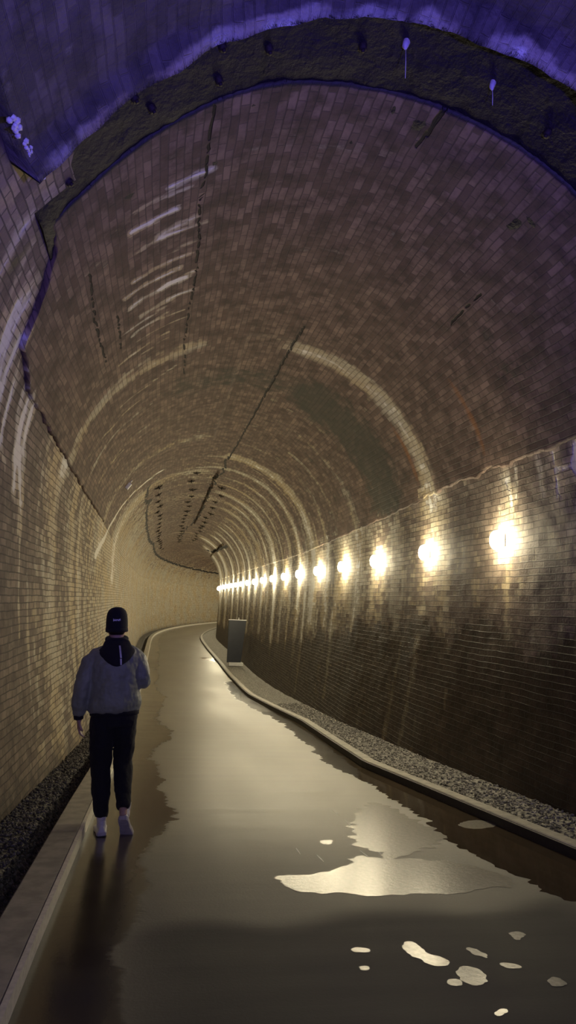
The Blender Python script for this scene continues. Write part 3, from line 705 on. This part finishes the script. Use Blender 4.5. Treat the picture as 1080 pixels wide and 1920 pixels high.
    tube(bm, [V(.028, -.0, .90), V(.028, -.0, .925), V(.028, -.005, .97), V(.030, -.01, 1.06), V(.032, -.012, 1.16), V(.034, -.01, 1.25), V(.036, -.005, 1.32), V(.037, .0, 1.365), V(.038, .01, 1.40), V(.039, .015, 1.43)],
         [(.185, .135), (.205, .155), (.208, .165), (.196, .162), (.195, .158), (.198, .152), (.200, .142), (.180, .125), (.135, .10), (.07, .07)], 36, u)
    tube(bm, [V(-.02, .005, 1.365), V(-.10, .0, 1.335), V(-.155, -.005, 1.285), V(-.188, -.018, 1.21), V(-.210, -.032, 1.12), V(-.224, -.036, 1.04), V(-.236, -.03, .96), V(-.240, -.012, .915), V(-.240, -.008, .895)],
         [(.05, .07), (.070, .085), (.072, .086), (.066, .080), (.064, .076), (.064, .072), (.060, .066), (.050, .056), (.038, .042)], 22, u)
    tube(bm, [V(.09, .005, 1.365), V(.165, .0, 1.335), V(.212, -.005, 1.285), V(.236, -.010, 1.22), V(.250, -.015, 1.15), V(.252, -.015, 1.105)],
         [(.05, .07), (.070, .085), (.068, .084), (.062, .078), (.060, .070), (.045, .05)], 22, u)
    tube(bm, [V(.254, -.055, 1.135), V(.252, -.02, 1.135), V(.243, .06, 1.135), V(.228, .13, 1.138), V(.212, .18, 1.14)], [(.035, .035), (.058, .060), (.058, .062), (.054, .058), (.040, .044)], 20, (0, 0, 1))
    remesh(bobj('jacket', bm, M['jacket'], root), .007, 4, (.085, .030))
    # dark hem rib and cuffs
    bm = bmesh.new(); tube(bm, [V(.03, 0, .880), V(.03, 0, .885), V(.03, 0, .915), V(.03, 0, .92)], [(.17, .12), (.188, .139), (.19, .142), (.17, .12)], 36, u); bobj('hem_band', bm, M['black'], root, True)
    for nm, a, b, r in (('cuff', V(-.241, -.010, .905), V(-.238, -.004, .862), (.038, .043)), ('cuff', V(.216, .175, 1.138), V(.203, .215, 1.145), (.038, .040))):
        bm = bmesh.new(); a, b = Vector(a), Vector(b); tube(bm, [a, a.lerp(b, .3), a.lerp(b, .9), b], [r, (r[0]*1.02, r[1]*1.02), (r[0]*.98, r[1]*.98), (r[0]*.8, r[1]*.8)], 16, u); bobj(nm, bm, M['black'], root, True)
    # --- hood lying on the back
    bm = bmesh.new()
    for k in range(1):
        prof = [(1.472, .060, .016), (1.45, .095, .026), (1.41, .112, .03), (1.385, .136, .034), (1.36, .142, .036), (1.335, .128, .038), (1.31, .105, .038), (1.285, .075, .034), (1.265, .040, .026), (1.256, .012, .012)]
        ring = []
        for z, w, t in prof:
            row = []
            for j in range(25):
                a = -1+2*j/24; x = .042+w*a; yb = -(tab(z, (1.25, 1.35, 1.40, 1.45), (.150, .140, .105, .055)))*(1-.42*(w*abs(a)/.142)**2)
                row.append((x, yb, z, t*math.sqrt(max(0, 1-a*a))))
            ring.append(row)
        vf = [[bm.verts.new(V(x, yb-t-.004, z)) for x, yb, z, t in r_] for r_ in ring]; vk = [[bm.verts.new(V(x, yb+.035, z)) for x, yb, z, t in r_] for r_ in ring]
        for a_, b_ in zip(vf, vf[1:]):
            for j in range(24): bm.faces.new((a_[j], a_[j+1], b_[j+1], b_[j]))
        for a_, b_ in zip(vk, vk[1:]):
            for j in range(24): bm.faces.new((a_[j], b_[j], b_[j+1], a_[j+1]))
        for i in range(len(vf)-1):
            bm.faces.new((vf[i][0], vf[i+1][0], vk[i+1][0], vk[i][0])); bm.faces.new((vf[i][-1], vk[i][-1], vk[i+1][-1], vf[i+1][-1]))
        for r1 in (0, -1):
            for j in range(24): bm.faces.new((vf[r1][j], vk[r1][j], vk[r1][j+1], vf[r1][j+1]))
    # collar roll round the neck
    N = 28; R0 = []
    for k in range(N+1):
        a = -PI/2-2.6+5.2*k/N; R0.append(V(.041+.068*math.cos(a), .018+.070*math.sin(a), 1.462+.012*math.sin(a)))
    tube(bm, R0, [.026]*(N+1), 10, (0, 0, 1))
    hood = remesh(bobj('hood', bm, M['black'], root), .006, 3)
    # reflective print down the hood
    def strip(z0, z1, w, x0, x1):
        bm = bmesh.new(); n = 10; va = []
        for k in range(n+1):
            z = z0+(z1-z0)*k/n; t = tab(z, (1.256, 1.265, 1.285, 1.31, 1.335, 1.36, 1.385, 1.41, 1.435), (.012, .026, .034, .038, .038, .036, .034, .03, .022)); yb = -(tab(z, (1.25, 1.35, 1.40, 1.45), (.150, .140, .105, .055)))-t-.0095
            x = x0+(x1-x0)*k/n
            va.append([bm.verts.new(V(x-w, yb, z)), bm.verts.new(V(x+w, yb, z)), bm.verts.new(V(x+w, yb+.006, z)), bm.verts.new(V(x-w, yb+.006, z))])
        for a, b in zip(va, va[1:]):
            for j in range(4): bm.faces.new((a[j], a[(j+1) % 4], b[(j+1) % 4], b[j]))
        bm.faces.new(va[0]); bm.faces.new(va[-1][::-1]); return bm
    st = bobj('hood_print', strip(1.415, 1.322, .0065, .062, .072), M['stripe'], hood); st['label'] = 'pale vertical strip'
    st = bobj('hood_print', strip(1.316, 1.268, .0065, .071, .073), M['stripe'], hood); st['label'] = 'pale short lower strip'
    # --- hair under the cap
    bm = bmesh.new(); tube(bm, [V(.04, .02, 1.50), V(.04, .018, 1.53), V(.04, .02, 1.58)], [(.052, .06), (.071, .084), (.076, .088)], 20, u); bobj('hair', bm, M['hair'], root, True)
    # --- cap
    bm = bmesh.new()
    tube(bm, [V(.04, .035, 1.522), V(.04, .035, 1.524), V(.04, .035, 1.55), V(.04, .036, 1.60), V(.04, .037, 1.65), V(.04, .038, 1.690), V(.04, .04, 1.712), V(.04, .04, 1.718)],
         [(.070, .09), (.0855, .106), (.0865, .107), (.0860, .107), (.083, .104), (.071, .088), (.042, .052), (.012, .015)], 32, u)
    cap = bobj('cap', bm, M['knit'], root, True); cap.modifiers.new('sub', 'SUBSURF').render_levels = 2
    bm = bmesh.new(); tube(bm, [V(.04, .035, 1.520), V(.04, .035, 1.522), V(.04, .035, 1.545), V(.04, .035, 1.547)], [(.083, .103), (.088, .109), (.088, .109), (.083, .103)], 32, u); bobj('cap_band', bm, M['knit'], cap, True)
    bm = bmesh.new()                              # small white stitched mark, unreadable script
    xs = [(-.026, -.006, .007), (-.014, -.004, .006), (-.003, -.006, .003), (.007, -.005, .003), (.017, -.006, .005), (.026, -.003, .007)]
    yq = lambda x: .036-.1065*math.sqrt(1-(x/.085)**2)-.0015
    for x, a, b in xs: 
        box(bm, V(.04+x-.002, yq(x-.002), 1.612+(a+b)/2), (.0042, .003, (b-a)*1.6)); 
    for a, b in zip(xs, xs[1:]):
        xm = (a[0]+b[0])/2; box(bm, V(.04+xm-.002, yq(xm), 1.612+(.0035 if a[0] % .004 < .002 else -.003)), (.012, .003, .006)); box(bm, V(.04+xm-.002, yq(xm), 1.6125), (.012, .003, .0045))
    mk = bobj('cap_mark', bm, M['stripe'], cap); mk['label'] = 'small white stitched mark'
    # --- shoes
    def shoe(o, pitch, yaw, mat_low):
        R3 = Matrix.Rotation(yaw, 3, 'Z') @ Matrix.Rotation(pitch, 3, 'X'); T = lambda p: Vector(o)+R3 @ Vector(p)
        # local: heel at y=-.08, toe at y=.19
        outl = [(-.085, .026), (-.07, .036), (-.03, .038), (.03, .038), (.08, .046), (.13, .048), (.165, .040), (.188, .020)]
        top = [.075, .085, .092, .090, .066, .050, .040, .028]
        bm = bmesh.new(); rings = []
        for (y, w), h in zip(outl, top):
            rings.append([bm.verts.new(T((w*math.cos(a)*(1 if math.sin(a) < .3 else .8), y, .028+(h-.028)*max(0, math.sin(a))+(-.004 if math.sin(a) < 0 else 0)))) for a in [2*PI*k/20 for k in range(20)]])
        for a, b in zip(rings, rings[1:]):
            for k in range(20): bm.faces.new((a[k], a[(k+1) % 20], b[(k+1) % 20], b[k]))
        bm.faces.new(rings[0][::-1]); bm.faces.new(rings[-1])
        tube(bm, [T((0, -.035, .06)), T((0, -.038, .09)), T((0, -.04, .115))], [(.036, .045), (.036, .044), (.034, .042)], 18, R3 @ Vector((0, 1, 0)))
        up = remesh(bobj('shoe', bm, M['shoe'], root), .005, 3)
        bm = bmesh.new(); lo = []; hi_ = []; ol = [(w, y) for y, w in outl]+[(-w, y) for y, w in outl[::-1]]
        for w, y in ol: lo.append(bm.verts.new(T((w*1.05, y*1.03, .006)))); hi_.append(bm.verts.new(T((w*1.06, y*1.03, .032))))
        n = len(ol)
        for k in range(n): bm.faces.new((lo[k], lo[(k+1) % n], hi_[(k+1) % n], hi_[k]))
        bm.faces.new(lo[::-1]); bm.faces.new(hi_); bev(bobj('sole', bm, M['sole'], up), .004)
        bm = bmesh.new(); lo = [bm.verts.new(T((w, y, 0))) for w, y in ol]; hi_ = [bm.verts.new(T((w, y, .006))) for w, y in ol]
        for k in range(n): bm.faces.new((lo[k], lo[(k+1) % n], hi_[(k+1) % n], hi_[k]))
        bm.faces.new(lo[::-1]); bm.faces.new(hi_); bobj('tread', bm, M['darksole' if mat_low else 'sole'], up)
        bm = bmesh.new(); tube(bm, [T((0, -.04, .09)), T((0, -.042, .13)), T((0, -.044, .165))], [.034, .037, .036], 16, R3 @ Vector((0, 1, 0))); bobj('sock', bm, M['shoe'], root, True)
    shoe(V(-.058, .03, 0.001), 0., .06, True)
    shoe(V(.112, -.085, .075), -.75, -.22, False)
    root.rotation_euler = (0, -math.radians(3.4), hz)
    # a slight lean to the side of the standing leg
    tag(root, 'person in grey jacket, black hood, cap and trousers walking away beside left kerb', 'person')
    return root
walker()

# ------------------------------------------------------------------ light
def light(kind, name, loc, energy, col, **kw):
    d = bpy.data.lights.new(name, kind); d.energy = energy; d.color = col
    for k, v in kw.items(): setattr(d, k, v)
    o = bpy.data.objects.new(name, d); o.location = loc; return link(o)
# the violet floodlight that stands in the tunnel behind the photographer
v = light('SPOT', 'violet_floodlight', PT(.2, .2, .3), 135., (.14, .10, 1.), shadow_soft_size=.08, spot_size=math.radians(125), spot_blend=1.)
v.rotation_euler = (PT(3.3, .1, 3.7)-v.location).to_track_quat('-Z', 'Y').to_euler()
light('POINT', 'violet_lamp', PT(-2.5, -.8, -.6), 20., (.22, .14, 1.), shadow_soft_size=.1)
light('POINT', 'cool_fill_light', PT(-5., .3, 1.6), 24., (.86, .88, .95), shadow_soft_size=.15)  # unseen fill added behind the camera to whiten the jacket
w = bpy.data.worlds.new('World'); bpy.context.scene.world = w; w.use_nodes = True
w.node_tree.nodes['Background'].inputs[0].default_value = (.05, .045, .06, 1); w.node_tree.nodes['Background'].inputs[1].default_value = .3

# ------------------------------------------------------------------ camera
cd = bpy.data.cameras.new('camera'); cam = bpy.data.objects.new('camera', cd); link(cam)
cd.sensor_fit = 'VERTICAL'; cd.sensor_height = 36.; cd.lens = 36.*F/1920.; cd.clip_start = .05; cd.clip_end = 300
cam.matrix_world = Matrix.Translation((0, 0, CAMH)) @ Matrix((CR, CU, -CF)).transposed().to_4x4()
sc = bpy.context.scene; sc.camera = cam
sc.view_settings.view_transform = 'Standard'; sc.view_settings.look = 'None'; sc.view_settings.gamma = 1; sc.view_settings.exposure = 2.7
sc.cycles.sample_clamp_indirect = 6.; sc.cycles.max_bounces = 8; sc.cycles.diffuse_bounces = 5; sc.cycles.glossy_bounces = 4
sc.cycles.use_denoising = True
